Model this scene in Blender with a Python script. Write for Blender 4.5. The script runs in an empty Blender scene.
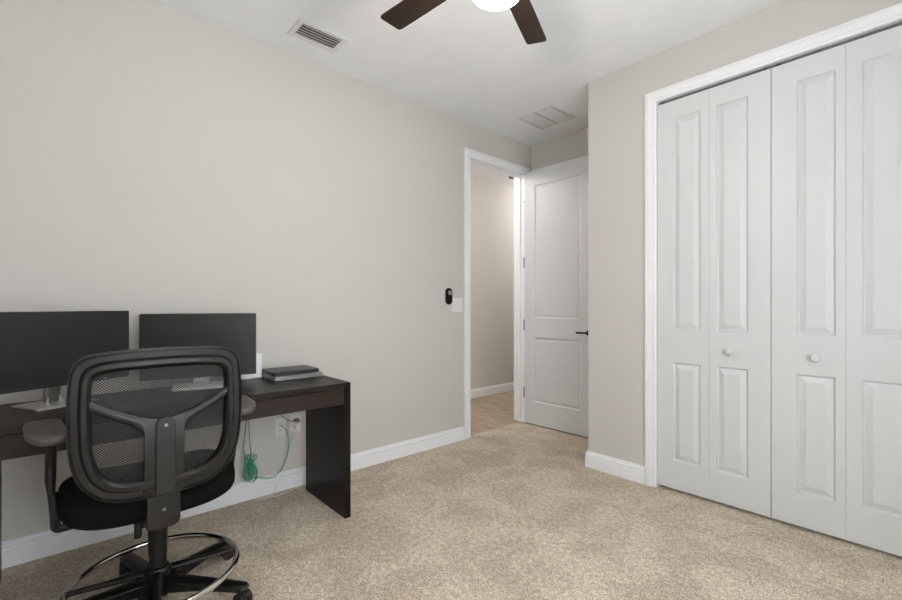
import bpy, bmesh, math, random
from mathutils import Vector, Matrix
random.seed(7)
C = bpy.context.scene.collection
V = Vector
PI = math.pi

# ------------------------------------------------------------------ materials
def newmat(name):
    m = bpy.data.materials.new(name); m.use_nodes = True
    nt = m.node_tree; b = nt.nodes['Principled BSDF']
    return m, nt, b

def mat(name, col, rough=0.5, metal=0.0, spec=0.5, bump=0.0, bscale=60.0, vary=0.0, vscale=8.0, coat=0.0):
    m, nt, b = newmat(name)
    b.inputs['Roughness'].default_value = rough
    b.inputs['Metallic'].default_value = metal
    b.inputs['Specular IOR Level'].default_value = spec
    b.inputs['Coat Weight'].default_value = coat
    tc = nt.nodes.new('ShaderNodeTexCoord')
    n = nt.nodes.new('ShaderNodeTexNoise'); n.inputs['Scale'].default_value = vscale; n.inputs['Detail'].default_value = 5
    nt.links.new(tc.outputs['Object'], n.inputs['Vector'])
    r = nt.nodes.new('ShaderNodeValToRGB')
    v = max(vary, 0.005)
    r.color_ramp.elements[0].position = .3; r.color_ramp.elements[1].position = .7
    r.color_ramp.elements[0].color = [c*(1-v) for c in col] + [1]
    r.color_ramp.elements[1].color = [min(1, c*(1+v)) for c in col] + [1]
    nt.links.new(n.outputs['Fac'], r.inputs['Fac']); nt.links.new(r.outputs['Color'], b.inputs['Base Color'])
    if bump:
        n2 = nt.nodes.new('ShaderNodeTexNoise'); n2.inputs['Scale'].default_value = bscale; n2.inputs['Detail'].default_value = 4
        nt.links.new(tc.outputs['Object'], n2.inputs['Vector'])
        bp = nt.nodes.new('ShaderNodeBump'); bp.inputs['Strength'].default_value = bump; bp.inputs['Distance'].default_value = .004
        nt.links.new(n2.outputs['Fac'], bp.inputs['Height']); nt.links.new(bp.outputs['Normal'], b.inputs['Normal'])
    return m

def emit(name, col, s):
    m, nt, b = newmat(name)
    b.inputs['Base Color'].default_value = (*col, 1)
    b.inputs['Emission Color'].default_value = (*col, 1); b.inputs['Emission Strength'].default_value = s
    return m

def carpet_mat():
    m, nt, b = newmat('beige carpet pile')
    L = nt.links.new; N = nt.nodes.new
    tc = N('ShaderNodeTexCoord')
    big = N('ShaderNodeTexNoise'); big.inputs['Scale'].default_value = 3.2; big.inputs['Detail'].default_value = 6; big.inputs['Roughness'].default_value = .62; big.inputs['Distortion'].default_value = .6
    mid = N('ShaderNodeTexNoise'); mid.inputs['Scale'].default_value = 42; mid.inputs['Detail'].default_value = 4
    fin = N('ShaderNodeTexNoise'); fin.inputs['Scale'].default_value = 150; fin.inputs['Detail'].default_value = 3
    for n in (big, mid, fin): L(tc.outputs['Object'], n.inputs['Vector'])
    r1 = N('ShaderNodeValToRGB'); r1.color_ramp.elements[0].position = .42; r1.color_ramp.elements[1].position = .57
    r1.color_ramp.elements[0].color = (.58, .495, .398, 1); r1.color_ramp.elements[1].color = (.70, .615, .50, 1)
    L(big.outputs['Fac'], r1.inputs['Fac'])
    r2 = N('ShaderNodeValToRGB'); r2.color_ramp.elements[0].position = .33; r2.color_ramp.elements[1].position = .67
    r2.color_ramp.elements[0].color = (.80, .79, .78, 1); r2.color_ramp.elements[1].color = (1.15, 1.15, 1.15, 1)
    L(mid.outputs['Fac'], r2.inputs['Fac'])
    r3 = N('ShaderNodeValToRGB'); r3.color_ramp.elements[0].position = .35; r3.color_ramp.elements[1].position = .65
    r3.color_ramp.elements[0].color = (.60, .58, .56, 1); r3.color_ramp.elements[1].color = (1.32, 1.32, 1.32, 1)
    L(fin.outputs['Fac'], r3.inputs['Fac'])
    m1 = N('ShaderNodeMix'); m1.data_type = 'RGBA'; m1.blend_type = 'MULTIPLY'; m1.inputs['Factor'].default_value = 1
    m2 = N('ShaderNodeMix'); m2.data_type = 'RGBA'; m2.blend_type = 'MULTIPLY'; m2.inputs['Factor'].default_value = 1
    L(r1.outputs['Color'], m1.inputs[6]); L(r2.outputs['Color'], m1.inputs[7])
    L(m1.outputs[2], m2.inputs[6]); L(r3.outputs['Color'], m2.inputs[7])
    L(m2.outputs[2], b.inputs['Base Color'])
    b.inputs['Roughness'].default_value = .95; b.inputs['Specular IOR Level'].default_value = .1
    ad = N('ShaderNodeMath'); ad.operation = 'ADD'; L(mid.outputs['Fac'], ad.inputs[0]); L(fin.outputs['Fac'], ad.inputs[1])
    bp = N('ShaderNodeBump'); bp.inputs['Strength'].default_value = .55; bp.inputs['Distance'].default_value = .008
    L(ad.outputs[0], bp.inputs['Height']); L(bp.outputs['Normal'], b.inputs['Normal'])
    return m

def plank_mat():
    m, nt, b = newmat('light oak plank')
    L = nt.links.new; N = nt.nodes.new
    tc = N('ShaderNodeTexCoord')
    br = N('ShaderNodeTexBrick'); br.inputs['Scale'].default_value = 1.0
    br.inputs['Brick Width'].default_value = 1.2; br.inputs['Row Height'].default_value = .17; br.inputs['Mortar Size'].default_value = .0016
    br.inputs['Color1'].default_value = (.40, .32, .23, 1); br.inputs['Color2'].default_value = (.50, .405, .30, 1); br.inputs['Mortar'].default_value = (.22, .15, .09, 1)
    L(tc.outputs['Object'], br.inputs['Vector'])
    mp = N('ShaderNodeMapping'); mp.inputs['Scale'].default_value = (2.2, 26, 1); L(tc.outputs['Object'], mp.inputs['Vector'])
    n = N('ShaderNodeTexNoise'); n.inputs['Scale'].default_value = 1.5; n.inputs['Detail'].default_value = 7; n.inputs['Distortion'].default_value = .8
    L(mp.outputs[0], n.inputs['Vector'])
    r = N('ShaderNodeValToRGB'); r.color_ramp.elements[0].position = .35; r.color_ramp.elements[1].position = .62
    r.color_ramp.elements[0].color = (.66, .62, .56, 1); r.color_ramp.elements[1].color = (1.12, 1.12, 1.12, 1)
    L(n.outputs['Fac'], r.inputs['Fac'])
    mx = N('ShaderNodeMix'); mx.data_type = 'RGBA'; mx.blend_type = 'MULTIPLY'; mx.inputs['Factor'].default_value = 1
    L(br.outputs['Color'], mx.inputs[6]); L(r.outputs['Color'], mx.inputs[7]); L(mx.outputs[2], b.inputs['Base Color'])
    b.inputs['Roughness'].default_value = .42
    return m

def wood_mat(name, c0, c1, rough, axis, bump=.12):
    m, nt, b = newmat(name)
    L = nt.links.new; N = nt.nodes.new
    tc = N('ShaderNodeTexCoord'); mp = N('ShaderNodeMapping')
    s = [70, 70, 70]; s[axis] = 2.5; mp.inputs['Scale'].default_value = s
    L(tc.outputs['Object'], mp.inputs['Vector'])
    n = N('ShaderNodeTexNoise'); n.inputs['Scale'].default_value = 1.0; n.inputs['Detail'].default_value = 6; n.inputs['Distortion'].default_value = .4
    L(mp.outputs[0], n.inputs['Vector'])
    r = N('ShaderNodeValToRGB'); r.color_ramp.elements[0].position = .3; r.color_ramp.elements[1].position = .7
    r.color_ramp.elements[0].color = (*c0, 1); r.color_ramp.elements[1].color = (*c1, 1)
    L(n.outputs['Fac'], r.inputs['Fac']); L(r.outputs['Color'], b.inputs['Base Color'])
    b.inputs['Roughness'].default_value = rough; b.inputs['Specular IOR Level'].default_value = .22
    bp = N('ShaderNodeBump'); bp.inputs['Strength'].default_value = bump; bp.inputs['Distance'].default_value = .001
    L(n.outputs['Fac'], bp.inputs['Height']); L(bp.outputs['Normal'], b.inputs['Normal'])
    return m

def mesh_fabric():
    # open diamond knit: threads are opaque, the cells between them are open
    m, nt, b = newmat('black open weave mesh')
    L = nt.links.new; N = nt.nodes.new
    tc = N('ShaderNodeTexCoord'); sp = N('ShaderNodeSeparateXYZ'); L(tc.outputs['Object'], sp.inputs[0])
    def fm(op, a, bb, clamp=False):
        n = N('ShaderNodeMath'); n.operation = op
        for i, q in enumerate((a, bb)):
            if q is None: continue
            if isinstance(q, (int, float)): n.inputs[i].default_value = q
            else: L(q, n.inputs[i])
        return n.outputs[0]
    u = fm('MULTIPLY', sp.outputs['Y'], 104.0); v = fm('MULTIPLY', sp.outputs['Z'], 118.0)
    p = fm('ADD', u, v); q = fm('SUBTRACT', u, v)
    def tri(x):
        f = fm('FRACT', x, None); s = fm('SUBTRACT', f, .5); return fm('ABSOLUTE', s, None)
    d = fm('MAXIMUM', tri(p), tri(q))
    th = fm('GREATER_THAN', d, .315)
    tr = N('ShaderNodeBsdfTransparent'); mx = N('ShaderNodeMixShader')
    out = nt.nodes['Material Output']
    L(th, mx.inputs[0]); L(tr.outputs[0], mx.inputs[1]); L(b.outputs[0], mx.inputs[2]); L(mx.outputs[0], out.inputs['Surface'])
    b.inputs['Base Color'].default_value = (.018, .017, .016, 1); b.inputs['Roughness'].default_value = .6
    return m

M = dict(
    wall=mat('greige wall paint', (.635, .608, .573), .85, spec=.2, bump=.12, bscale=90, vary=.01, vscale=1.5),
    ceil=mat('white textured ceiling', (.90, .91, .925), .9, spec=.2, bump=.7, bscale=30, vary=.02, vscale=6),
    trim=mat('semi gloss white trim paint', (.90, .905, .925), .38, spec=.4),
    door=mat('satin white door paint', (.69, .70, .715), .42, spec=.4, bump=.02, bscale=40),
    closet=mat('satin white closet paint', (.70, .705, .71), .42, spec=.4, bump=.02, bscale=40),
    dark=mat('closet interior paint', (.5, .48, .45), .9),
    carpet=carpet_mat(), plank=plank_mat(),
    desk=wood_mat('black brown ash veneer', (.009, .0068, .006), (.024, .018, .0155), .40, 1),
    drawer=wood_mat('black brown drawer veneer', (.014, .009, .0075), (.036, .024, .019), .45, 1),
    side=wood_mat('black brown side veneer', (.0035, .003, .0028), (.009, .0072, .006), .42, 2),
    blade=wood_mat('dark walnut fan blade', (.014, .0085, .006), (.030, .018, .012), .45, 0),
    blackm=mat('matte black metal', (.012, .012, .013), .35, .6),
    bronze=mat('dark bronze metal', (.03, .024, .02), .35, .8),
    screen=mat('dark unlit screen glass', (.018, .0175, .016), .42, spec=.32),
    bezel=mat('black monitor plastic', (.012, .012, .012), .45, vary=.02),
    silver=mat('brushed silver metal', (.55, .54, .52), .30, .6),
    chrome=mat('chrome plated steel', (.72, .71, .70), .12, 1.0),
    frame=mat('charcoal nylon plastic', (.0095, .0086, .0076), .34, spec=.45, bump=.08, bscale=500, vary=.03),
    frame2=mat('charcoal support plastic', (.0125, .0118, .011), .34, spec=.45, bump=.05, bscale=500),
    pad=mat('grey brown armrest urethane', (.088, .072, .067), .42, bump=.05, bscale=300),
    fabric=mat('black seat fabric', (.006, .006, .006), .95, spec=.1, bump=.4, bscale=600, vary=.1, vscale=200),
    net=mesh_fabric(),
    base=mat('black nylon base', (.007, .0065, .006), .36, spec=.35),
    white=mat('glossy white plastic', (.88, .88, .87), .3),
    ivory=mat('white wall plate plastic', (.80, .79, .77), .35),
    slot=mat('dark slot', (.02, .02, .02), .7),
    slate=mat('grey vent recess', (.16, .16, .16), .8),
    vent=mat('painted white steel vent', (.78, .78, .78), .5),
    green=mat('green cable jacket', (.035, .33, .17), .4),
    cord=mat('white cord jacket', (.75, .74, .70), .45),
    greycord=mat('grey cord jacket', (.20, .20, .19), .45),
    lapdark=mat('black laptop lid', (.020, .018, .016), .42, vary=.08, vscale=30),
    lapsil=mat('grey laptop metal', (.34, .34, .34), .35, .4),
    lamp=emit('frosted lit glass', (1.0, .93, .82), 9.0),
    lens=emit('added hall light lens', (1.0, .95, .88), 6.0),  # glow of the fixtures added out of view in the hall
    steel=mat('satin nickel', (.30, .29, .28), .35, .9),
    rubber=mat('black rubber', (.01, .01, .01), .7),
)
gm, gnt, gb = newmat('clear window glass')
gb.inputs['Base Color'].default_value = (1, 1, 1, 1); gb.inputs['Roughness'].default_value = 0; gb.inputs['IOR'].default_value = 1.0
gb.inputs['Transmission Weight'].default_value = 1.0
M['glass'] = gm

# ------------------------------------------------------------------ helpers
ORG = {}
def link(name, bm, m, parent=None, bevel=0.0, seg=2, smooth=40, local=False, recalc=True):
    """ONE mesh object. Vertices are given in world space; a child is re-based on its thing's origin."""
    if recalc: bmesh.ops.recalc_face_normals(bm, faces=bm.faces)
    off = V((0, 0, 0))
    if parent is not None and not local: off = ORG.get(parent.name, V((0, 0, 0)))
    if off.length: bmesh.ops.translate(bm, verts=bm.verts, vec=-off)
    me = bpy.data.meshes.new(name); bm.to_mesh(me); bm.free()
    me.materials.append(m)
    if smooth:
        me.shade_smooth(); me.set_sharp_from_angle(angle=math.radians(smooth))
    o = bpy.data.objects.new(name, me); C.objects.link(o)
    if parent is not None:
        o.parent = parent; ORG[o.name] = off
    if bevel:
        bv = o.modifiers.new('bevel', 'BEVEL'); bv.width = bevel; bv.segments = seg; bv.limit_method = 'ANGLE'; bv.angle_limit = math.radians(35)
        bv.harden_normals = bool(smooth)
    return o

def tag(o, label, cat, group=None, kind=None):
    o['label'] = label; o['category'] = cat
    if group: o['group'] = group
    if kind: o['kind'] = kind
    return o

def thing(name, label, cat, loc=(0, 0, 0), rz=0, group=None, kind=None):
    o = bpy.data.objects.new(name, None); C.objects.link(o)
    o.location = loc; o.rotation_euler = (0, 0, rz); o.empty_display_size = .05
    ORG[o.name] = V(loc)
    return tag(o, label, cat, group, kind)

def box(bm, a, b, mtx=None):
    x0, y0, z0 = a; x1, y1, z1 = b
    vs = [bm.verts.new(V(p)) for p in ((x0,y0,z0),(x1,y0,z0),(x1,y1,z0),(x0,y1,z0),(x0,y0,z1),(x1,y0,z1),(x1,y1,z1),(x0,y1,z1))]
    for f in ((0,3,2,1),(4,5,6,7),(0,1,5,4),(1,2,6,5),(2,3,7,6),(3,0,4,7)): bm.faces.new([vs[i] for i in f])
    if mtx is not None:
        for v in vs: v.co = mtx @ v.co
    return vs

def B(*boxes):
    bm = bmesh.new()
    for a, b in boxes: box(bm, a, b)
    return bm

def tube(bm, pts, r, n=10, closed=False, cap=True, flat=None):
    """sweep a circle (or per-point radii / elliptical flat=(a,b)) along points"""
    pts = [V(p) for p in pts]; k = len(pts)
    rs = r if isinstance(r, (list, tuple)) else [r]*k
    rings = []; up = None
    for i, p in enumerate(pts):
        if closed: t = (pts[(i+1) % k]-pts[i-1]).normalized()
        else: t = (pts[min(i+1, k-1)]-pts[max(i-1, 0)]).normalized()
        if up is None:
            up = V((0,0,1)) if abs(t.z) < .9 else V((1,0,0))
        s = t.cross(up).normalized(); up = s.cross(t).normalized()
        ring = []
        for j in range(n):
            a = 2*PI*j/n
            ra, rb = (rs[i], rs[i]) if flat is None else (rs[i]*flat[0], rs[i]*flat[1])
            ring.append(bm.verts.new(p + s*math.cos(a)*ra + up*math.sin(a)*rb))
        rings.append(ring)
    for i in range(k if closed else k-1):
        A, Bq = rings[i], rings[(i+1) % k]
        for j in range(n): bm.faces.new((A[j], A[(j+1) % n], Bq[(j+1) % n], Bq[j]))
    if cap and not closed:
        bm.faces.new(rings[0][::-1]); bm.faces.new(rings[-1])

def spline(pts, n=8, closed=False):
    pts = [V(p) for p in pts]; k = len(pts); out = []
    rng = range(k) if closed else range(k-1)
    for i in rng:
        if closed: p0, p1, p2, p3 = pts[i-1], pts[i], pts[(i+1) % k], pts[(i+2) % k]
        else: p0, p1, p2, p3 = pts[max(i-1,0)], pts[i], pts[i+1], pts[min(i+2,k-1)]
        for s in range(n):
            t = s/n
            out.append(.5*((2*p1)+(-p0+p2)*t+(2*p0-5*p1+4*p2-p3)*t*t+(-p0+3*p1-3*p2+p3)*t**3))
    if not closed: out.append(pts[-1])
    return out

def lathe(bm, prof, c=(0,0,0), n=40, axis='z'):
    """prof: list of (r, h). r=0 ends close."""
    c = V(c); rings = []
    def P(r, h, a):
        u, w = r*math.cos(a), r*math.sin(a)
        return c + (V((u, w, h)) if axis == 'z' else V((h, u, w)) if axis == 'x' else V((u, h, w)))
    for r, h in prof:
        rings.append([bm.verts.new(P(0, h, 0))] if r < 1e-6 else [bm.verts.new(P(r, h, 2*PI*j/n)) for j in range(n)])
    for A, Bq in zip(rings, rings[1:]):
        for j in range(n):
            if len(A) == 1 and len(Bq) == 1: break
            if len(A) == 1: bm.faces.new((A[0], Bq[(j+1) % n], Bq[j]))
            elif len(Bq) == 1: bm.faces.new((A[j], A[(j+1) % n], Bq[0]))
            else: bm.faces.new((A[j], A[(j+1) % n], Bq[(j+1) % n], Bq[j]))
    if len(rings[0]) > 1: bm.faces.new(rings[0][::-1])
    if len(rings[-1]) > 1: bm.faces.new(rings[-1])

def prism(bm, poly, d0, d1, f):
    """poly 2-D outline extruded between depths; f(u, v, d) -> point"""
    A = [bm.verts.new(f(u, v, d0)) for u, v in poly]; Bq = [bm.verts.new(f(u, v, d1)) for u, v in poly]
    k = len(poly)
    bm.faces.new(A[::-1]); bm.faces.new(Bq)
    for i in range(k): bm.faces.new((A[i], A[(i+1) % k], Bq[(i+1) % k], Bq[i]))

def rrect(w, h, r, n=6, cx=0, cy=0):
    out = []
    for (sx, sy, a0) in ((1,1,0), (-1,1,PI/2), (-1,-1,PI), (1,-1,1.5*PI)):
        for i in range(n+1):
            a = a0 + PI/2*i/n
            out.append((cx+sx*(w/2-r)+r*math.cos(a), cy+sy*(h/2-r)+r*math.sin(a)))
    return out

def sweep_profile(bm, path, prof, inward):
    """run a trim profile (off, z) along a floor path of (x,y); inward: +1 offsets to the left of travel"""
    k = len(path); rings = []
    P = [V((p[0], p[1])) for p in path]
    for i in range(k):
        d1 = (P[i]-P[i-1]).normalized() if i > 0 else (P[1]-P[0]).normalized()
        d2 = (P[i+1]-P[i]).normalized() if i < k-1 else d1
        n1 = V((-d1.y, d1.x)); n2 = V((-d2.y, d2.x)); m = (n1+n2).normalized(); sc = 1/max(.3, m.dot(n1))
        rings.append([bm.verts.new((P[i].x+m.x*sc*o*inward, P[i].y+m.y*sc*o*inward, z)) for o, z in prof])
    q = len(prof)
    for i in range(k-1):
        for j in range(q): bm.faces.new((rings[i][j], rings[i][(j+1) % q], rings[i+1][(j+1) % q], rings[i+1][j]))
    bm.faces.new(rings[0]); bm.faces.new(rings[-1][::-1])

# ------------------------------------------------------------------ dimensions
CH = 2.743                      # ceiling
WX = 3.50; WY0 = -.55           # right wall, back wall
FY = 2.827; AY = 3.53; BX = 1.06    # closet wall, alcove end wall, bump corner
DY0, DY1, DH = 2.68, 3.42, 2.434     # bedroom doorway in the left wall
T = .12
HX = -1.13                      # far hall wall
KX0, KX1, KH = 1.541, 2.737, 2.434    # closet opening
WN = (-.20, 1.65, .42, 2.15)     # window in the right wall y0,y1,z0,z1

def struct(name, bm, m, label, cat, parent=None, **k):
    o = link(name, bm, m, parent, **k)
    if parent is None: tag(o, label, cat, kind='structure')
    return o

struct('floor', B(((0, WY0, -.10), (WX, FY, 0)), ((0, FY, -.10), (BX, AY, 0)), ((-.035, DY0, -.10), (0, DY1, 0)), ((KX0, FY, -.10), (KX1, AY, 0))), M['carpet'], 'beige cut pile carpet covering the bedroom floor', 'carpet', smooth=0)
struct('floor_hall', B(((HX, 1.2, -.10), (-T, 6.2, -.006)), ((-T, DY0, -.10), (-.035, DY1, -.006))), M['plank'], 'light oak plank floor of the hall beyond the doorway', 'floor', smooth=0)
struct('ceiling', B(((0, WY0, CH), (WX, AY, CH+.1))), M['ceil'], 'white textured bedroom ceiling', 'ceiling', smooth=0)
struct('ceiling_hall', B(((HX, 1.2, CH), (-T, 6.2, CH+.1))), M['ceil'], 'white hall ceiling seen through the doorway', 'ceiling', smooth=0)
struct('wall_left', B(((-T, WY0-T, -.1), (0, DY0-.02, CH)), ((-T, DY1+.02, -.1), (0, 6.2, CH)), ((-T, DY0-.02, DH+.02), (0, DY1+.02, CH))), M['wall'], 'long greige wall behind the desk, with the doorway', 'wall', smooth=0)
struct('wall_alcove', B(((0, AY, -.1), (WX, AY+T, CH))), M['wall'], 'shaded greige end wall of the alcove above the open door', 'wall', smooth=0)
struct('wall_closet', B(((BX, FY, 0), (KX0-.02, FY+T, CH)), ((KX1+.02, FY, 0), (WX, FY+T, CH)), ((KX0-.02, FY, KH+.02), (KX1+.02, FY+T, CH)), ((BX, FY+T, 0), (BX+T, AY, CH))), M['wall'], 'greige wall around the closet, projecting into the room', 'wall', smooth=0)
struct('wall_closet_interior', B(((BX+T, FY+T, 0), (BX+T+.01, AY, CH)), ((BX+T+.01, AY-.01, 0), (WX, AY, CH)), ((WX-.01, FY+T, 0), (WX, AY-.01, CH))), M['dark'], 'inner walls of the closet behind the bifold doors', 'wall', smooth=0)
y0, y1, z0, z1 = WN
struct('wall_right', B(((WX, WY0-T, -.1), (WX+T, y0, CH)), ((WX, y1, -.1), (WX+T, AY, CH)), ((WX, y0, -.1), (WX+T, y1, z0)), ((WX, y0, z1), (WX+T, y1, CH))), M['wall'], 'greige window wall opposite the desk', 'wall', smooth=0)
struct('wall_back', B(((0, WY0-T, -.1), (WX, WY0, CH))), M['wall'], 'greige wall behind the viewpoint', 'wall', smooth=0)
struct('wall_hall', B(((HX-T, 1.2, -.1), (HX, 6.2, CH))), M['wall'], 'greige far wall of the hall beyond the doorway', 'wall', smooth=0)
struct('wall_hall_ends', B(((HX, 1.2-T, -.1), (-T, 1.2, CH)), ((HX, 6.2, -.1), (-T, 6.2+T, CH))), M['wall'], 'end walls of the hall', 'wall', smooth=0)

# baseboards: stepped colonial profile
BB = [(0, 0), (.016, 0), (.016, .076), (.0115, .079), (.0115, .082), (.0165, .086), (.0165, .091), (.0085, .098), (.0070, .101), (.0095, .105), (.0095, .109), (.005, .113), (0, .113)]
def baseboard(name, path, inward, label):
    bm = bmesh.new(); sweep_profile(bm, path, BB, inward)
    return struct(name, bm, M['trim'], label, 'baseboard', smooth=30)
baseboard('baseboard_left', [(0, WY0), (0, DY0-.071)], -1, 'white baseboard along the desk wall up to the doorway')
baseboard('baseboard_closet', [(KX0-.072, FY), (BX, FY), (BX, AY)], 1, 'short white baseboard wrapping the wall corner left of the closet')
baseboard('baseboard_alcove', [(BX-.016, AY), (.0, AY)], 1, 'white baseboard behind the open door')
baseboard('baseboard_hall', [(HX, 1.2), (HX, 6.2)], -1, 'white baseboard of the hall beyond the doorway')
baseboard('baseboard_back', [(WX, WY0), (.016, WY0)], -1, 'white baseboard behind the viewpoint')
baseboard('baseboard_right', [(WX, FY), (WX, WY0+.016)], -1, 'white baseboard under the window')

# ------------------------------------------------------------------ casings
CW = .07
CPROF = [(0, 0), (0, .009), (.005, .012), (.016, .0125), (.019, .009), (.022, .0125), (.036, .015), (.050, .0165), (.053, .013), (.056, .018), (.064, .019), (.070, .015), (.070, 0)]  # (distance out from opening, proud)
def casing(bm, a0, a1, h, f, prof=CPROF):
    """mitred three-sided casing around opening a0..a1, height h; f(a, z, proud)"""
    rings = []
    for (a, z, sa, sz) in ((a0, 0, -1, 0), (a0, h, -1, 1), (a1, h, 1, 1), (a1, 0, 1, 0)):
        rings.append([bm.verts.new(f(a+sa*o, z+sz*o, p)) for o, p in prof])
    q = len(prof)
    for i in range(3):
        for j in range(q): bm.faces.new((rings[i][j], rings[i][(j+1) % q], rings[i+1][(j+1) % q], rings[i+1][j]))
    bm.faces.new(rings[0]); bm.faces.new(rings[-1][::-1])
bm = bmesh.new(); casing(bm, DY0, DY1, DH, lambda a, z, p: V((p, a, z)))
casing(bm, DY0, DY1, DH, lambda a, z, p: V((-T-p, a, z)))
box(bm, (-T, DY0-.02, 0), (0, DY0, DH)); box(bm, (-T, DY1, 0), (0, DY1+.02, DH)); box(bm, (-T, DY0-.02, DH), (0, DY1+.02, DH+.02))
# stops
box(bm, (-.085, DY0, 0), (-.040, DY0+.011, DH)); box(bm, (-.085, DY1-.011, 0), (-.040, DY1, DH)); box(bm, (-.085, DY0+.011, DH-.011), (-.040, DY1-.011, DH))
struct('trim_1', bm, M['trim'], 'white moulded casing and jamb of the bedroom doorway', 'door casing', smooth=25)
bm = bmesh.new(); casing(bm, KX0, KX1, KH, lambda a, z, p: V((a, FY-p, z)))
box(bm, (KX0-.02, FY, 0), (KX0, FY+T, KH)); box(bm, (KX1, FY, 0), (KX1+.02, FY+T, KH)); box(bm, (KX0-.02, FY, KH), (KX1+.02, FY+T, KH+.02))
struct('trim_2', bm, M['trim'], 'white moulded casing around the closet opening', 'closet casing', smooth=25)
tag(link('closet_track', B(((KX0+.001, FY+.022, KH-.010), (KX1-.001, FY+.050, KH))), M['slate']), 'grey metal bifold track under the closet head', 'track', kind='structure')

# ------------------------------------------------------------------ panelled doors
def panel_face(bm, W, Hh, panels, prof, f):
    xs = sorted({0, W} | {p[0] for p in panels} | {p[1] for p in panels})
    zs = sorted({0, Hh} | {p[2] for p in panels} | {p[3] for p in panels})
    cache = {}
    def vt(u, v, n):
        k = (round(u, 5), round(v, 5), round(n, 5))
        if k not in cache: cache[k] = bm.verts.new(f(u, v, n))
        return cache[k]
    for i in range(len(xs)-1):
        for j in range(len(zs)-1):
            u0, u1, v0, v1 = xs[i], xs[i+1], zs[j], zs[j+1]
            pan = any(p[0] <= u0+1e-6 and u1 <= p[1]+1e-6 and p[2] <= v0+1e-6 and v1 <= p[3]+1e-6 for p in panels)
            if not pan:
                bm.faces.new([vt(u0,v0,0), vt(u1,v0,0), vt(u1,v1,0), vt(u0,v1,0)]); continue
            prev = [vt(u0,v0,0), vt(u1,v0,0), vt(u1,v1,0), vt(u0,v1,0)]
            for ins, dep in prof:
                cur = [bm.verts.new(f(u0+ins, v0+ins, dep)), bm.verts.new(f(u1-ins, v0+ins, dep)), bm.verts.new(f(u1-ins, v1-ins, dep)), bm.verts.new(f(u0+ins, v1-ins, dep))]
                for k in range(4): bm.faces.new((prev[k], prev[(k+1) % 4], cur[(k+1) % 4], cur[k]))
                prev = cur
            bm.faces.new(prev)
    return xs, zs

def leaf_mesh(W, Hh, th, panels, prof, f, both=False):
    """f(u, v, n): n>0 out of the front face. front at n=0, back at n=-th"""
    bm = bmesh.new()
    xs, zs = panel_face(bm, W, Hh, panels, prof, f)
    if both: panel_face(bm, W, Hh, panels, prof, lambda u, v, n: f(u, v, -th-n))
    else: bm.faces.new([bm.verts.new(f(u, v, -th)) for u, v in ((0,0), (0,Hh), (W,Hh), (W,0))])
    for (e0, e1) in (((0,0),(W,0)), ((W,0),(W,Hh)), ((W,Hh),(0,Hh)), ((0,Hh),(0,0))):
        bm.faces.new([bm.verts.new(f(*e0, 0)), bm.verts.new(f(*e1, 0)), bm.verts.new(f(*e1, -th)), bm.verts.new(f(*e0, -th))])
    return bm

RAISED = [(.003, -.005), (.008, -.0125), (.012, -.0130), (.038, -.0022), (.041, -.0015)]
LW = (KX1-KX0-.006)/4
yd = FY+.008
def bifold(name, x0, label, knob_side):
    root = thing(name, label, 'closet door', (x0, yd, .021), kind='structure')
    HH = KH-.021-.020
    for i in range(2):
        xa = x0+i*(LW+.0002)
        outer = (i == 0)
        pu = ((.098, .250) if outer else (.042, .194)) if knob_side > 0 else ((.112, .260) if outer else (.062, .212))
        pans = [(pu[0]-.006, pu[1], .182-.012, .790-.012), (pu[0]-.006, pu[1], .992-.012, 2.296-.012)]
        bm = leaf_mesh(LW-.0009, HH, .030, pans, RAISED, lambda u, v, n, xa=xa: V((xa+u, yd-n, .021+v)))
        link('door_leaf', bm, M['closet'], root, smooth=0, recalc=True)
    kx = x0+(LW+.108 if knob_side > 0 else LW-.112)
    bm = bmesh.new()
    lathe(bm, [(.011, 0), (.011, -.008), (.009, -.014), (.010, -.018), (.018, -.021), (.0205, -.028), (.0185, -.034), (.011, -.0375), (0, -.0385)], (kx, yd, .888), 28, 'y')
    link('door_knob', bm, M['closet'], root, smooth=50)
    for px in (x0+.02, x0+2*LW-.035):
        bm = B(((px, yd+.006, KH-.020), (px+.018, yd+.020, KH-.009)))
        link('pivot_pin', bm, M['blackm'], root)
    return root
bifold('door_2', KX0+.002, 'left white bifold closet door pair with one round knob', 1)
bifold('door_3', KX0+.004+2*LW+.0005, 'right white bifold closet door pair, cut by the photo edge', -1)
# move knob of the right pair is on its left leaf

# bedroom door, swung into the alcove
TH = math.radians(.5); DA = V((.022, 3.4035, 0)); DD = V((math.cos(TH), math.sin(TH), 0)); DN = V((math.sin(TH), -math.cos(TH), 0))
def fd(u, v, n): return DA + DD*u + DN*n + V((0, 0, .012+v))
root = thing('door_1', 'open white two panel bedroom door with black lever, standing in the alcove', 'door', tuple(DA), kind='structure')
OGEE = [(.004, -.003), (.009, -.008), (.018, -.009), (.026, -.0055), (.034, -.0045)]
DW = .735
bm = leaf_mesh(DW, DH+.000, .035, [(.118, .612, .212, .832), (.118, .612, 1.015, 2.285)], OGEE, fd, both=True)
link('door_leaf', bm, M['door'], root, smooth=0)
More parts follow.
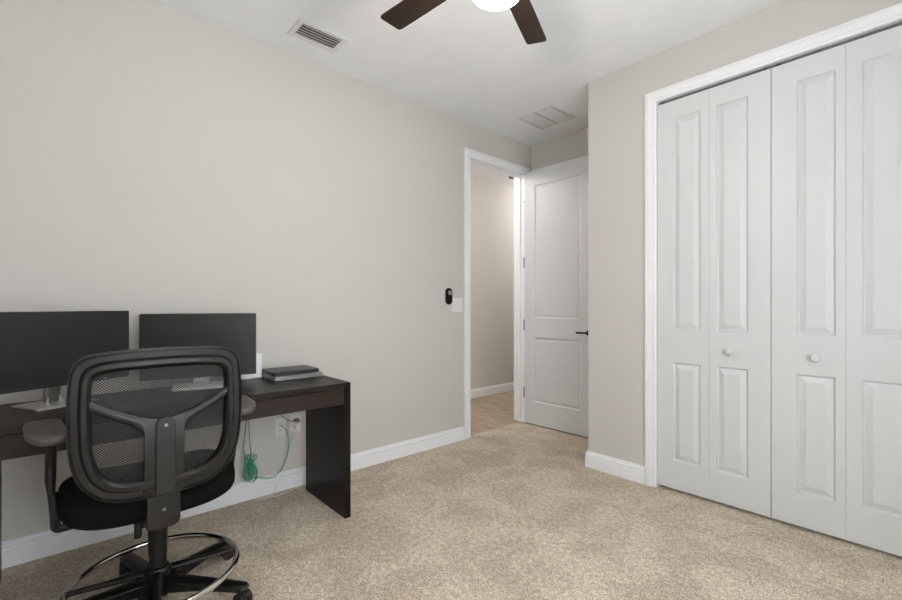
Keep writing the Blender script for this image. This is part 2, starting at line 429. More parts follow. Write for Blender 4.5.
# lever handle
bm = bmesh.new()
hc = (.698, .900)
prism(bm, [(hc[0]+.027*math.cos(a*PI/12), hc[1]+.027*math.sin(a*PI/12)) for a in range(24)], 0.0, .008, fd)
tube(bm, [fd(hc[0], hc[1], .006), fd(hc[0], hc[1], .045)], .009, 12)
prism(bm, rrect(.112, .017, .005, 3, hc[0]-.046, hc[1]), .040, .052, fd)
link('door_handle', bm, M['blackm'], root, bevel=.0015)
for hz in (2.213, 1.565, .957, .299):
    bm = bmesh.new()
    tube(bm, [(.006, 3.4135, hz-.050), (.006, 3.4135, hz+.050)], .0065, 12)
    tube(bm, [(.006, 3.4135, hz+.050), (.006, 3.4135, hz+.056)], .004, 10)
    box(bm, (.004, 3.406, hz-.045), (.0215, 3.4125, hz+.045))
    link('hinge', bm, M['steel'], root)

# window (daylight source, behind the viewpoint)
root = thing('window_1', 'white framed window in the wall opposite the desk', 'window', (WX, (y0+y1)/2, z0), kind='structure')
ym = (z0+z1)/2
link('window_frame', B(((WX+.03, y0, z0), (WX+.09, y0+.05, z1)), ((WX+.03, y1-.05, z0), (WX+.09, y1, z1)), ((WX+.03, y0+.05, z0), (WX+.09, y1-.05, z0+.05)), ((WX+.03, y0+.05, z1-.05), (WX+.09, y1-.05, z1)), ((WX+.035, y0+.05, ym-.02), (WX+.085, y1-.05, ym+.02))), M['trim'], root)
link('window_sill', B(((WX-.04, y0-.04, z0-.02), (WX+.03, y1+.04, z0))), M['trim'], root, bevel=.004)
link('pane', B(((WX+.058, y0+.05, z0+.05), (WX+.062, y1-.05, ym-.02)), ((WX+.058, y0+.05, ym+.02), (WX+.062, y1-.05, z1-.05))), M['glass'], root)

# ------------------------------------------------------------------ desk
DX0, DX1, SY0, SY1, TZ = .10, .603, -.212, 1.190, .733
root = thing('desk', 'long black-brown wooden desk standing against the left wall', 'desk', (.35, .5, 0))
link('desktop', B(((DX0, SY0+.0355, TZ-.030), (DX1, SY1-.0355, TZ))), M['desk'], root, bevel=.0015)
for a in (SY0, SY1-.035):
    link('side_panel', B(((DX0, a, 0), (DX1, a+.035, TZ))), M['side'], root, bevel=.0015)
d1 = link('drawer', B(((DX1-.024, SY0+.037, .618), (DX1-.004, SY1-.037, .700)), ((.20, SY0+.05, .625), (DX1-.024, SY1-.05, .690))), M['drawer'], root, bevel=.001)
link('back_rail', B(((DX0+.005, SY0+.0355, .645), (DX0+.021, SY1-.0355, TZ-.0305))), M['desk'], root)

# ------------------------------------------------------------------ monitors
def monitor(name, label, p_left, p_right, ztop, zbot, kind, width):
    """p_left->p_right the visible bottom edge direction on the desk plan"""
    a, b = V((*p_left, 0)), V((*p_right, 0)); t = (b-a).normalized()
    c = b - t*width/2
    rz = math.atan2(t.y, t.x)-PI/2      # local +Y runs along the screen, +X faces the viewer
    root = thing(name, label, 'monitor', (c.x, c.y, TZ), rz)
    hz0, hz1 = zbot-TZ, ztop-TZ
    bm = bmesh.new(); prism(bm, rrect(width, hz1-hz0, .006, 4, 0, (hz0+hz1)/2), -.022, 0, lambda u, v, d: V((d, u, v)))
    prism(bm, rrect(width*.62, (hz1-hz0)*.62, .03, 4, 0, (hz0+hz1)/2), -.046, -.021, lambda u, v, d: V((d, u, v)))
    link('housing', bm, M['bezel'], root, bevel=.0015, local=True)
    bz = .018 if kind == 'silver' else .010
    link('screen', B(((-.002, -width/2+.006, hz0+bz), (.0012, width/2-.006, hz1-.006))), M['screen'], root, local=True)
    if kind == 'silver':
        bm = bmesh.new(); prism(bm, rrect(.185, .215, .004, 3, -.088, .034), .0005, .009, lambda u, v, d: V((u, v, d)))
        link('stand_base', bm, M['silver'], root, bevel=.001, local=True)
        link('stand_neck', B(((-.135, .010, .0085), (-.115, .062, hz0+.06)), ((-.125, .016, hz0+.04), (-.040, .056, hz0+.13))), M['slate'], root, bevel=.001, local=True)
        for s in (-1, 1):
            link('neck_edge', B(((-.1145, .036+s*.022-.003, .009), (-.109, .036+s*.022+.003, hz0+.035))), M['chrome'], root, local=True)
        link('power_button', B(((.0, width/2-.11, hz0+.005), (.002, width/2-.10, hz0+.012))), M['chrome'], root, local=True)
    else:
        bm = bmesh.new(); prism(bm, rrect(.17, .28, .02, 5, .03, .02), .0005, .014, lambda u, v, d: V((u, v, d)))
        link('stand_base', bm, M['white'], root, bevel=.003, local=True)
        bm = bmesh.new(); prism(bm, rrect(.040, .075, .010, 4, -.064, 0), .012, hz0+.18, lambda u, v, d: V((u, v, d)))
        link('stand_neck', bm, M['white'], root, bevel=.002, local=True)
    return root
monitor('computer_monitor', 'left black monitor on a silver square stand, cut by the photo edge', (.428, -.159), (.226, .249), 1.127, .821, 'silver', .545)
monitor('computer_monitor', 'right black monitor, behind the backrest of the office chair', (.122, .298), (.262, .806), 1.109, .779, 'white', .527)

# white box standing between the right monitor and the wall
bm = bmesh.new(); prism(bm, rrect(.030, .200, .012, 5, .117, .783), TZ+.0005, TZ+.143, lambda u, v, d: V((u, v, d)))
wb = link('router', bm, M['white'], None, bevel=.004)
tag(wb, 'upright white plastic box just right of the right monitor, against the wall', 'router')

# ------------------------------------------------------------------ laptops
def laptop(name, label, x0, x1, ya, yb, z, h, lid, body, rz):
    c = V(((x0+x1)/2, (ya+yb)/2, z)); w, d = yb-ya, x1-x0
    root = thing(name, label, 'laptop', tuple(c), rz)
    bm = bmesh.new(); prism(bm, rrect(d, w, .010, 4), .003, h*.62, lambda u, v, q: V((u, v, q)))
    link('base', bm, body, root, bevel=.0012, local=True)
    bm = bmesh.new(); prism(bm, rrect(d, w, .010, 4), h*.66, h, lambda u, v, q: V((u, v, q)))
    link('lid', bm, lid, root, bevel=.0012, local=True)
    for sx in (-1, 1):
        link('rubber_foot', B(((sx*(d/2-.03)-.006, -w/2+.02, 0), (sx*(d/2-.03)+.006, w/2-.02, .0035))), M['rubber'], root, local=True)
    link('hinge_bar', B(((-d/2-.001, -w*.32, h*.30), (-d/2+.012, w*.32, h*.66))), M['bezel'], root, local=True)
    return root
laptop('laptop', 'closed grey laptop lying on the desk, underneath the black one', .110, .320, .885, 1.168, TZ, .024, M['lapsil'], M['lapsil'], 0.0)
laptop('laptop', 'closed black laptop lying on top of the grey laptop', .104, .308, .885, 1.150, TZ+.0245, .023, M['lapdark'], M['lapdark'], -.03)

# ------------------------------------------------------------------ wall devices
def outlet(label, ya, za, wy=.070, hz=.114):
    root = thing('wall_outlet', label, 'outlet', (0, ya+wy/2, za))
    bm = bmesh.new(); prism(bm, rrect(wy, hz, .004, 3, ya+wy/2, za+hz/2), .0, .006, lambda u, v, d: V((d, u, v)))
    link('cover_plate', bm, M['ivory'], root, bevel=.0015)
    for s in (-1, 1):
        bm = bmesh.new(); prism(bm, rrect(.034, .028, .009, 4, ya+wy/2, za+hz/2+s*.020), .005, .0085, lambda u, v, d: V((d, u, v)))
        r_ = link('socket', bm, M['ivory'], root)
        bm = B(*[((.008, ya+wy/2+q-.0012, za+hz/2+s*.020-.004), (.0092, ya+wy/2+q+.0012, za+hz/2+s*.020+.006)) for q in (-.0065, .0065)])
        link('slot', bm, M['slot'], r_)
    return root
outlet('white wall plate under the desk that the green cable plugs into', .998, .338)
outlet('white wall outlet right of the green cable plate, under the desk', 1.095, .345)

root = thing('light_switch', 'white double switch plate beside the doorway casing', 'light switch', (0, 2.526, 1.09))
bm = bmesh.new(); prism(bm, rrect(.120, .120, .005, 3, 2.526, 1.152), 0, .006, lambda u, v, d: V((d, u, v)))
link('cover_plate', bm, M['ivory'], root, bevel=.0015)
for q in (-.023, .023):
    bm = bmesh.new(); box(bm, (.0055, 2.526+q-.005, 1.140), (.009, 2.526+q+.005, 1.164))
    box(bm, (.0085, 2.526+q-.003, 1.150), (.017, 2.526+q+.003, 1.157))
    link('toggle', bm, M['white'], root)

root = thing('fan_remote', 'small black oval remote with a silver dial, held on the wall above the switch', 'remote control', (0, 2.428, 1.225))
bm = bmesh.new(); prism(bm, rrect(.070, .138, .0345, 9, 2.428, 1.226), 0, .016, lambda u, v, d: V((d, u, v)))
link('body', bm, M['blackm'], root, bevel=.004, seg=3)
bm = bmesh.new(); lathe(bm, [(.019, .0158), (.019, .019), (.016, .0205), (0, .0205)], (0, 2.432, 1.255), 26, 'x')
dl = link('dial', bm, M['silver'], root)
bm = bmesh.new(); lathe(bm, [(.004, .0206), (.004, .022), (0, .022)], (0, 2.432, 1.255), 12, 'x')
link('button', bm, M['slot'], dl)

# ------------------------------------------------------------------ cables
bm = bmesh.new()
tube(bm, spline([(.30, .822, .612), (.17, .824, .600), (.085, .826, .53), (.062, .832, .40), (.06, .842, .27), (.06, .842, .215)], 8), .0028, 8)
cx, cz = .842, .205
for k in range(8):                                # bundled loops, gathered by a tie
    tl = (-.42, .30, -.15, .45, .08, -.30, .18, 0)[k]; w_ = (.015, .017, .020, .014, .022, .018, .016, .012)[k]; hh = (.050, .055, .060, .048, .062, .052, .058, .045)[k]
    pts = []
    for j in range(24):
        a = 2*PI*j/24; yy = w_*math.sin(a)*(1.0-.45*math.cos(a)); zz = -hh+hh*math.cos(a)
        pts.append((.052+.008*math.sin(a+k)+.0018*k, cx+yy*math.cos(tl)-zz*math.sin(tl)*.8, .240+yy*math.sin(tl)+zz*math.cos(tl)))
    tube(bm, pts, .0025, 6, closed=True)
for s_, q in ((-1, .9), (1, .75), (-1, .4), (1, .3)):    # ears above the tie
    pts = []
    for j in range(16):
        a = 2*PI*j/16; yy = .009*math.sin(a); zz = .024-.024*math.cos(a)
        pts.append((.060+.004*math.sin(a), cx+yy*math.cos(q)*1.0+s_*zz*math.sin(q), .236+zz*math.cos(q)-s_*yy*math.sin(q)))
    tube(bm, pts, .0025, 6, closed=True)
tube(bm, [(.062, cx-.010, .238), (.062, cx+.010, .236)], .011, 10)
tube(bm, spline([(.060, .850, .150), (.056, .880, .138), (.050, .910, .124), (.045, .950, .110), (.040, .990, .112), (.038, 1.030, .145), (.036, 1.060, .205), (.034, 1.074, .285), (.034, 1.070, .345), (.032, 1.055, .385), (.022, 1.033, .405), (.0095, 1.033, .407)], 8), .0026, 8)
tag(link('network_cable', bm, M['green'], None, smooth=60), 'green network cable hanging in a tied bundle under the desk', 'cable')
bm = bmesh.new()
tube(bm, spline([(.26, .80, .612), (.16, .805, .595), (.07, .812, .47), (.05, .803, .33), (.05, .812, .27), (.07, .80, .20)], 8), .003, 8)
mon2 = bpy.data.objects['computer_monitor.001']
pc = link('power_cord', bm, M['greycord'], None, smooth=60)
pc.data.transform((Matrix.Translation(mon2.location) @ mon2.rotation_euler.to_matrix().to_4x4()).inverted()); pc.parent = mon2
bm = bmesh.new()
pts = [(.020, 1.110, .366), (.032, 1.105, .33), (.038, 1.07, .22), (.040, 1.02, .10), (.045, .985, .03), (.060, .955, .004), (.080, .915, .0035), (.062, .90, .004), (.050, .935, .004), (.085, .985, .004), (.060, 1.06, .004), (.045, 1.14, .006), (.04, 1.155, .02)]
tube(bm, spline(pts, 10), .0017, 6)
bmw = bm
root = thing('power_plug', 'dark plug and cord in the right outlet under the desk', 'plug', (.012, 1.130, .44))
bm = bmesh.new(); prism(bm, rrect(.030, .022, .006, 3, 1.130, .423), .0093, .040, lambda u, v, d: V((d, u, v)))
link('plug_body', bm, M['greycord'], root, bevel=.002)
bm = bmesh.new(); tube(bm, spline([(.038, 1.130, .423), (.052, 1.105, .425), (.06, 1.06, .445), (.075, 1.00, .50), (.10, .95, .60), (.15, .93, .618)], 8), .0028, 8)
link('cord', bm, M['greycord'], root)
root = thing('phone_charger', 'white charger with a thin white cord drooping to the carpet under the desk', 'charger', (.012, 1.128, .385))
bm = bmesh.new(); prism(bm, rrect(.026, .026, .006, 3, 1.130, .382), .0093, .034, lambda u, v, d: V((d, u, v)))
link('plug_body', bm, M['white'], root, bevel=.002)
link('charging_cord', bmw, M['cord'], root, smooth=60)

# ------------------------------------------------------------------ ceiling vents
root = thing('ceiling_vent', 'white slatted supply vent in the ceiling near the desk wall', 'vent', (.288, 1.150, CH))
x0_, x1_, ya, yb = .196, .382, 1.000, 1.300
fr = [((x0_, ya, CH-.008), (x0_+.030, yb, CH)), ((x1_-.030, ya, CH-.008), (x1_, yb, CH)), ((x0_+.030, ya, CH-.008), (x1_-.030, ya+.030, CH)), ((x0_+.030, yb-.030, CH-.008), (x1_-.030, yb, CH))]
link('frame', B(*fr), M['vent'], root, bevel=.002)
link('recess', B(((x0_+.028, ya+.028, CH-.002), (x1_-.028, yb-.028, CH-.001))), M['slate'], root)
for k in range(5):
    bm = bmesh.new(); xc = x0_+.044+k*(x1_-x0_-.088)/4
    box(bm, (-.0135, ya+.030, -.0007), (.0135, yb-.030, .0007), Matrix.Translation((xc, 0, CH-.006)) @ Matrix.Rotation(math.radians(26), 4, 'Y'))
    link('slat', bm, M['vent'], root)

root = thing('return_air_grille', 'square white two panel ceiling grille above the doorway corner', 'vent', (.50, 3.09, CH))
x0_, x1_, ya, yb = .318, .682, 2.915, 3.275
fr = [((x0_, ya, CH-.006), (x0_+.022, yb, CH)), ((x1_-.022, ya, CH-.006), (x1_, yb, CH)), ((x0_+.022, ya, CH-.006), (x1_-.022, ya+.022, CH)), ((x0_+.022, yb-.022, CH-.006), (x1_-.022, yb, CH))]
link('frame', B(*fr), M['vent'], root, bevel=.0015)
xm = (x0_+x1_)/2
link('recess', B(((x0_+.02, ya+.02, CH-.0015), (x1_-.02, yb-.02, CH-.0005))), M['slot'], root)
for (a, b) in ((x0_+.030, xm-.005), (xm+.005, x1_-.030)):
    bm = B(((a, ya+.030, CH-.005), (b, yb-.030, CH-.0016)))
    g = link('grille_panel', bm, M['vent'], root, bevel=.001)

# ------------------------------------------------------------------ ceiling fan
FX, FYc, FZ = 1.698, 1.163, 2.40
root = thing('ceiling_fan', 'ceiling fan with dark walnut blades and a lit white bowl, at the top edge', 'ceiling fan', (FX, FYc, CH))
bm = bmesh.new(); lathe(bm, [(.068, CH), (.068, CH-.02), (.050, CH-.055), (.020, CH-.065), (.014, CH-.068)], (FX, FYc, 0), 36); link('canopy', bm, M['bronze'], root)
bm = bmesh.new(); lathe(bm, [(.0125, CH-.066), (.0125, FZ+.115)], (FX, FYc, 0), 20); link('downrod', bm, M['bronze'], root)
bm = bmesh.new(); lathe(bm, [(.03, FZ+.12), (.07, FZ+.105), (.105, FZ+.075), (.112, FZ+.03), (.110, FZ-.02), (.095, FZ-.045), (.088, FZ-.06)], (FX, FYc, 0), 44); link('motor_housing', bm, M['bronze'], root, smooth=50)
bm = bmesh.new(); lathe(bm, [(.088, FZ-.061), (.092, FZ-.072), (.094, FZ-.095), (.090, FZ-.10)], (FX, FYc, 0), 44); lr = link('light_ring', bm, M['bronze'], root)
bm = bmesh.new(); LB = FZ-.101
lathe(bm, [(.092, LB), (.097, LB-.012), (.096, LB-.030), (.086, LB-.046), (.066, LB-.060), (.040, LB-.069), (.016, LB-.072), (0, LB-.073)], (FX, FYc, 0), 44); link('light_bowl', bm, M['lamp'], root, smooth=70)
for k, ang in enumerate((186.5, 113.5, 42, 330, 258)):
    a = math.radians(ang)
    mtx = Matrix.Translation((FX, FYc, FZ)) @ Matrix.Rotation(a, 4, 'Z')
    pit = Matrix.Rotation(math.radians(11), 4, 'X')
    bm = bmesh.new()
    out = [(.13, -.040), (.20, -.046), (.40, -.050), (.560, -.052), (.572, -.047), (.576, -.038), (.592, .040), (.588, .048), (.578, .051), (.40, .050), (.20, .046), (.13, .040)]
    prism(bm, out, -.004, .004, lambda u, v, d: mtx @ (pit @ V((u, v, d))))
    bl = link('blade', bm, M['blade'], root, bevel=.0015, local=False)
    bm = bmesh.new(); box(bm, (.085, -.018, -.010), (.175, .018, -.0045), mtx @ pit); box(bm, (.165, -.028, -.0085), (.200, .028, -.0043), mtx @ pit)
    link('blade_iron', bm, M['bronze'], bl)

# ------------------------------------------------------------------ hall things
root = thing('smoke_alarm', 'small round smoke alarm on the hall ceiling beyond the doorway', 'smoke alarm', (-.78, 4.17, CH))
bm = bmesh.new(); lathe(bm, [(.058, CH), (.058, CH-.012), (.052, CH-.016)], (-.78, 4.17, 0), 30); link('base', bm, M['white'], root)
bm = bmesh.new(); lathe(bm, [(.048, CH-.016), (.048, CH-.030), (.030, CH-.036), (0, CH-.037)], (-.78, 4.17, 0), 30); link('sensor_cap', bm, M['slate'], root)
for hy, lb in ((2.4, 'unseen round hall lamp added to brighten the start of the hall'), (5.2, 'unseen round hall lamp added to brighten the far end of the hall')):  # out-of-view fixtures, added only to light the hall
    root = thing('added_hall_lamp', lb, 'ceiling lamp', (-.62, hy, CH), 0, 'added hall lamps')
    bm = bmesh.new(); lathe(bm, [(.15, CH), (.15, CH-.03), (.14, CH-.035)], (-.62, hy, 0), 30); link('base', bm, M['white'], root)
    bm = bmesh.new(); lathe(bm, [(.138, CH-.036), (.12, CH-.065), (.06, CH-.082), (0, CH-.085)], (-.62, hy, 0), 30); link('diffuser', bm, M['lens'], root)

# ------------------------------------------------------------------ office chair
QX, QY = .725, .275
chair = thing('office_chair', 'black mesh back drafting chair with arms and chrome foot ring, at the desk', 'office chair', (QX, QY, 0))
BXp = .945
def bx(u, z):                  # backrest surface: edges wrap forward, slight recline
    return BXp + .022*(1-(u/.255)**2) - .010 + .05*(z-.75) + .010*math.cos((z-.62)*7)-.006
half_out = [(0, 1.006), (.10, 1.003), (.17, .997), (.205, .990), (.232, .972), (.246, .945), (.252, .90), (.2555, .83), (.2555, .76), (.252, .69), (.245, .64), (.230, .590), (.205, .551), (.170, .520), (.125, .503), (.06, .496), (0, .494)]
half_in = [(0, .938), (.10, .936), (.150, .932), (.175, .926), (.189, .912), (.194, .89), (.195, .86), (.1955, .82), (.195, .76), (.193, .70), (.186, .655), (.172, .615), (.150, .588), (.125, .573), (.095, .567), (.05, .565), (0, .565)]
def full(h):
    pts = [(u, z) for u, z in h] + [(-u, z) for u, z in h[-2:0:-1]]
    return [(p.x, p.y) for p in spline([V((u, z, 0)) for u, z in pts], 6, True)]
def ray_ring(poly, n, c=(0, .745)):
    out = []; k = len(poly)
    for i in range(n):
        a = 2*PI*i/n; dx, dy = math.cos(a), math.sin(a); best = None
        for j in range(k):
            (x1, q1), (x2, q2) = poly[j], poly[(j+1) % k]
            x1 -= c[0]; x2 -= c[0]; q1 -= c[1]; q2 -= c[1]
            ex, ey = x2-x1, q2-q1; den = dx*ey-dy*ex
            if abs(den) < 1e-12: continue
            t = (x1*ey-q1*ex)/den; s = (x1*dy-q1*dx)/den
            if t > 0 and -1e-6 <= s <= 1+1e-6 and (best is None or t > best): best = t
        out.append((c[0]+dx*best, c[1]+dy*best))
    return out
NR = 180
RO, RI = ray_ring(full(half_out), NR), ray_ring(full(half_in), NR)
def ring_part(prof):
    """prof: closed list of (t across outer->inner, x offset; + = towards the viewer behind the chair)"""
    bm = bmesh.new(); loops = []
    for (t, dx) in prof:
        lp = []
        for (uo, zo), (ui, zi) in zip(RO, RI):
            u, z = uo+(ui-uo)*t, zo+(zi-zo)*t
            lp.append(bm.verts.new((bx(u, z)+dx, QY+u, z)))
        loops.append(lp)
    k = len(prof)
    for i in range(k):
        A, Bq = loops[i], loops[(i+1) % k]
        for j in range(NR): bm.faces.new((A[j], A[(j+1) % NR], Bq[(j+1) % NR], Bq[j]))
    return bm
fr = link('back_frame', ring_part([(0, -.016), (0, .006), (.03, .010), (.10, .011), (.14, .007), (.44, .006), (.50, .018), (.58, .024), (.78, .024), (.92, .017), (1.0, .006), (1.0, -.016)]), M['frame'], chair, smooth=35)
link('rim_piping', ring_part([(-.012, .004), (-.012, .009), (.02, .0125), (.045, .0125), (.05, .009), (.03, .004)]), M['frame2'], fr, smooth=50)
for (u, z) in ((.214, .962), (-.214, .962), (.238, .757), (-.238, .757), (.163, .527), (-.163, .527)):
    bm = bmesh.new(); lathe(bm, [(.0042, 0), (.0042, .0012), (0, .0012)], (bx(u, z)+.0095, QY+u, z), 14, 'x'); link('screw', bm, M['slot'], fr)
# mesh panel
bm = bmesh.new(); g = {}
NU, NV = 28, 30
for i in range(NU+1):
    for j in range(NV+1):
        z = .545+(.955-.545)*j/NV
        hw = .215 if z > .66 else .215*(1-((.66-z)/.28)**2*1.5)
        u = -hw+2*hw*i/NU
        g[i, j] = bm.verts.new((bx(u, z)-.010, QY+u, z))
for i in range(NU):
    for j in range(NV): bm.faces.new((g[i,j], g[i+1,j], g[i+1,j+1], g[i,j+1]))
link('back_mesh', bm, M['net'], chair, smooth=60)
# Y shaped lumbar support with arms and central column
def zt(u):
    a = abs(u)/.200; return .762+.086*(a**1.55)
def zb(u):
    a = abs(u)
    if a < .058: return .500
    s = min(1, (a-.058)/.045)
    return zt(u)-.034-.045*(1-math.sqrt(max(0, 1-(1-s)**2)))**1.0
bm = bmesh.new(); us = sorted(set([-.200+.4*i/80 for i in range(81)] + [-.0581, -.0579, .0579, .0581, -.06, .06, -.064, .064, -.07, .07]))
K = 5; rows = []
for u in us:
    t0, b0 = zt(u), zb(u); fr_, bk = [], []
    for j in range(K+1):
        s = j/K; z = b0+(t0-b0)*s
        crown = .007*math.sin(PI*min(1, max(0, s)))**.5 if abs(u) > .058 else (.007 if .001 < s < .97 else .002)
        fr_.append(bm.verts.new((bx(u, z)+.012+crown, QY+u, z))); bk.append(bm.verts.new((bx(u, z)-.006, QY+u, z)))
    rows.append((fr_, bk))
for (fa, ba), (fb, bb) in zip(rows, rows[1:]):
    for j in range(K):
        bm.faces.new((fa[j], fb[j], fb[j+1], fa[j+1])); bm.faces.new((ba[j], ba[j+1], bb[j+1], bb[j]))
    bm.faces.new((fa[0], ba[0], bb[0], fb[0])); bm.faces.new((fa[K], fb[K], bb[K], ba[K]))
for r_ in (rows[0], rows[-1]):
    for j in range(K): bm.faces.new((r_[0][j], r_[0][j+1], r_[1][j+1], r_[1][j]))
sup = link('lumbar_support', bm, M['frame2'], chair, smooth=40)
# raised plate on the column
def colx(z): return bx(0, z)+.018
poly = rrect(.058, .262, .0285, 8, 0, .6395)
poly = [(u, z) for u, z in poly if z > .62] + [(-.029, .5055), (.029, .5055)]
bm = bmesh.new(); prism(bm, poly, 0, .009, lambda u, z, d: V((colx(.64)-.001+d, QY+.002+u, z)))
pl = link('column_plate', bm, M['frame2'], sup, bevel=.003, seg=3)
bm = bmesh.new(); lathe(bm, [(.006, 0), (.006, .003), (.004, .004), (0, .004)], (colx(.64)+.008, QY+.002, .742), 16, 'x'); link('screw', bm, M['steel'], pl)
# J bracket dropping from the backrest and running forward under the seat
bm = bmesh.new()
def jf(u, z, d): return V((d, QY+u, z))
xb = bx(0, .5)
pr = [(-.050, .565), (.050, .565), (.050, .400), (.044, .386), (.032, .380), (-.032, .380), (-.050, .386)]
prism(bm, pr, xb-.028, xb+.010, jf)
box(bm, (QX-.02, QY-.045, .378), (xb-.02, QY+.045, .402))
jb = link('back_bracket', bm, M['frame'], chair, bevel=.005, seg=3)
link('slot', B(((xb+.0095, QY-.010, .452), (xb+.0112, QY+.010, .512))), M['slot'], jb)
link('height_rod', B(((xb+.011, QY-.004, .452), (xb+.0145, QY+.004, .52))), M['frame2'], jb)
bm = bmesh.new(); lathe(bm, [(.006, 0), (.006, .003), (0, .004)], (xb+.011, QY, .446), 16, 'x'); link('screw', bm, M['steel'], jb)
# seat cushion
def seat_mesh():
    bm = bmesh.new(); N1, N2 = 56, 18; rings = []
    xc, hw, hd = .690, .276, .245
    for j in range(N2+1):
        ph = -PI/2+PI*j/N2; ring = []
        for i in range(N1):
            a = 2*PI*i/N1; ca, sa = math.cos(a), math.sin(a)
            e = 2.0/3.6
            rx = hd*math.copysign(abs(ca)**e, ca); ry = hw*math.copysign(abs(sa)**e, sa)
            k = max(0, math.cos(ph))**.42
            zz = .447+.063*math.copysign(abs(math.sin(ph))**.8, math.sin(ph))
            x = xc+rx*k; y = QY+ry*k
            if j > N2/2: zz += .014*(abs(ry*k)/hw)**2 - .020*max(0, -(x-xc)/hd)**3
            zz += .010*(abs(ry*k)/hw)**2
            ring.append(bm.verts.new((x, y, zz)))
        rings.append(ring)
    for A, Bq in zip(rings, rings[1:]):
        for i in range(N1): bm.faces.new((A[i], A[(i+1) % N1], Bq[(i+1) % N1], Bq[i]))
    bm.faces.new(rings[0][::-1]); bm.faces.new(rings[-1])
    bmesh.ops.remove_doubles(bm, verts=bm.verts, dist=.0003)
    return bm
link('seat', seat_mesh(), M['fabric'], chair, smooth=70)
bm = bmesh.new(); box(bm, (QX-.10, QY-.07, .345), (QX+.11, QY+.07, .392)); link('tilt_mechanism', bm, M['base'], chair, bevel=.01)
bm = bmesh.new(); tube(bm, [(QX+.09, QY-.03, .372), (QX+.115, QY-.060, .366)], .008, 8); tube(bm, [(QX+.115, QY-.060, .385), (QX+.118, QY-.062, .325)], .012, 10); link('tilt_lever', bm, M['base'], chair)
# armrests
for s in (-1, 1):
    ya = QY+s*.304
    bm = bmesh.new(); outl = []
    for i in range(40):
        a = 2*PI*i/40; ca, sa = math.cos(a), math.sin(a)
        lx = .130*math.copysign(abs(ca)**.5, ca); ly = (.052-.003*ca)*math.copysign(abs(sa)**.5, sa)-s*(.016*max(0, ca)**2)
        outl.append((lx, ly))
    rot = Matrix.Rotation(math.radians(-4*s), 4, 'Z')
    lv = [(.0, .86, -.026), (.0, .97, -.020), (0, 1.0, -.010), (0, .98, -.002), (0, .90, .002), (0, .5, .003)]
    rings = []
    for (_, sc, dz) in lv:
        rings.append([bm.verts.new(V((.738, ya+s*.004, .742)) + rot @ V((lx*(1-(1-sc)*.4), ly*sc, dz-.010*max(0, lx/.12)**3))) for lx, ly in outl])
    for A, Bq in zip(rings, rings[1:]):
        for i in range(40): bm.faces.new((A[i], A[(i+1) % 40], Bq[(i+1) % 40], Bq[i]))
    bm.faces.new(rings[0][::-1]); bm.faces.new(rings[-1])
    arm = link('armrest', bm, M['pad'], chair, smooth=55)
    bm = bmesh.new(); yp = QY+s*.292
    tube(bm, [(.690, yp, .722), (.690, yp, .640), (.692, yp+s*.002, .545), (.694, yp, .497)], [.020, .0185, .0175, .013], 14, flat=(.85, 1.25))
    link('arm_sleeve', bm, M['frame'], arm, smooth=45)
    bm = bmesh.new()
    tube(bm, spline([(.694, yp-s*.004, .50), (.695, yp-s*.010, .42), (.695, yp-s*.011, .388), (.695, yp-s*.016, .374), (.695, yp-s*.034, .371), (.695, yp-s*.10, .372), (.695, yp-s*.20, .374)], 6), .0095, 12, flat=(1.5, .75))
    link('arm_bracket', bm, M['base'], arm, smooth=45)
# gas column
GX, GY = QX+.012, QY+.013
bm = bmesh.new(); lathe(bm, [(.034, .345), (.034, .30), (.032, .298), (.031, .20), (.029, .198), (.028, .08)], (GX, GY, 0), 32); link('gas_column', bm, M['base'], chair, smooth=40)
# foot ring with spokes
RR, RZ = .274, .124
ring_root = None
bm = bmesh.new(); tube(bm, [(GX+RR*math.cos(2*PI*i/72), GY+RR*math.sin(2*PI*i/72), RZ) for i in range(72)], .0122, 12, closed=True)
ring_root = link('foot_ring', bm, M['chrome'], chair, smooth=70)
bm = bmesh.new(); lathe(bm, [(.038, .110), (.042, .116), (.042, .142), (.036, .150)], (GX, GY, 0), 28)
link('ring_hub', bm, M['base'], ring_root, smooth=40)
for k in range(4):
    a = math.radians(81.3+90*k)
    d = V((math.cos(a), math.sin(a), 0)); c0 = V((GX, GY, 0))
    bm = bmesh.new(); tube(bm, [c0+d*.044+V((0,0,.132)), c0+d*.15+V((0,0,.132)), c0+d*(RR-.004)+V((0,0,.133))], [.017, .0135, .011], 8, flat=(1.0, .8))
    link('ring_spoke', bm, M['base'], ring_root, smooth=50)
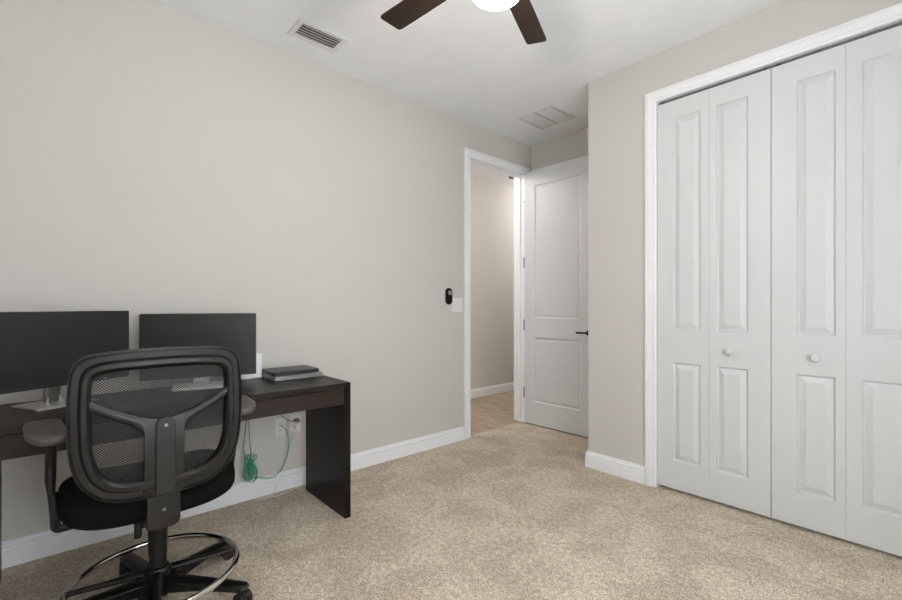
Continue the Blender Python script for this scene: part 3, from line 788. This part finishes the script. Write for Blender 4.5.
# five star base
bm = bmesh.new(); lathe(bm, [(.028, .045), (.046, .050), (.050, .080), (.044, .106), (.034, .109)], (GX, GY, 0), 32); link('base_hub', bm, M['base'], chair, smooth=45)
fwd = V((-.7463, .6656, 0)); rgt = V((.6656, .7463, 0))
for k in range(5):
    a = math.radians(-1+72*k); d = rgt*math.cos(a)+fwd*math.sin(a); c0 = V((GX, GY, 0)); sd = V((-d.y, d.x, 0))
    bm = bmesh.new(); secs = []
    for r_, w_, zlo, zhi in ((.030, .030, .060, .110), (.09, .030, .064, .108), (.18, .027, .068, .100), (.28, .026, .064, .090), (.335, .025, .060, .084), (.350, .014, .064, .078)):
        p = c0+d*r_
        secs.append([bm.verts.new(p+sd*q*w_+V((0, 0, z))) for q, z in ((-1, zlo), (1, zlo), (1, zhi-.008), (.55, zhi), (-.55, zhi), (-1, zhi-.008))])
    for A, Bq in zip(secs, secs[1:]):
        for i in range(6): bm.faces.new((A[i], A[(i+1) % 6], Bq[(i+1) % 6], Bq[i]))
    bm.faces.new(secs[0][::-1]); bm.faces.new(secs[-1])
    leg = link('leg', bm, M['base'], chair, bevel=.003, smooth=50)
    cp = c0+d*.318; ax = (rgt*math.cos(a+1.1)+fwd*math.sin(a+1.1))
    bm = bmesh.new()
    tube(bm, [cp+V((0, 0, .045)), cp+V((0, 0, .072))], .006, 10)
    for s in (-1, 1):
        w0 = cp+V((d.x*.012, d.y*.012, .0265))
        tube(bm, [w0+ax*s*.006, w0+ax*s*.024], .026, 20)
    tube(bm, [cp+V((d.x*.012, d.y*.012, .034))-ax*.008, cp+V((d.x*.012, d.y*.012, .034))+ax*.008], .024, 16)
    link('caster', bm, M['rubber'], leg, smooth=40)

# ------------------------------------------------------------------ light
w = bpy.data.worlds.new('World'); bpy.context.scene.world = w; w.use_nodes = True
bg = w.node_tree.nodes['Background']
bg.inputs['Color'].default_value = (.90, .955, 1.0, 1); bg.inputs['Strength'].default_value = 5.2
def area(name, loc, rot, sx, sy, energy, col, portal=False):
    l = bpy.data.lights.new(name, 'AREA'); l.shape = 'RECTANGLE'; l.size = sx; l.size_y = sy; l.energy = energy; l.color = col
    if portal: l.cycles.is_portal = True
    o = bpy.data.objects.new(name, l); C.objects.link(o); o.location = loc; o.rotation_euler = rot
    return o
area('window_daylight_portal', (WX+.11, (y0+y1)/2, (z0+z1)/2), (0, PI/2, 0), z1-z0, y1-y0, 1, (1, 1, 1), True)
def point(name, loc, e, col, r):
    l = bpy.data.lights.new(name, 'POINT'); l.energy = e; l.color = col; l.shadow_soft_size = r
    o = bpy.data.objects.new(name, l); C.objects.link(o); o.location = loc
point('fan_lamp_light', (FX, FYc, LB-.13), 20, (1, .95, .89), .06)
point('added_hall_light', (-.62, 2.4, CH-.17), 26, (1, .97, .93), .12)  # added source, brightens the hall near the doorway
point('added_hall_light', (-.62, 5.2, CH-.17), 22, (1, .97, .93), .12)  # second added source, evens out the far hall wall

# ------------------------------------------------------------------ camera
cd = bpy.data.cameras.new('camera'); cam = bpy.data.objects.new('camera', cd); C.objects.link(cam)
cd.sensor_width = 36; cd.lens = 441/902*36; cd.shift_y = 5/902; cd.clip_start = .01
cam.location = (2.757, 0, 1.153); cam.rotation_euler = (PI/2, 0, math.asin(.7463))
sc = bpy.context.scene; sc.camera = cam
sc.view_settings.view_transform = 'Standard'; sc.view_settings.look = 'None'; sc.view_settings.gamma = 1; sc.view_settings.use_curve_mapping = False
sc.view_settings.exposure = 0.10
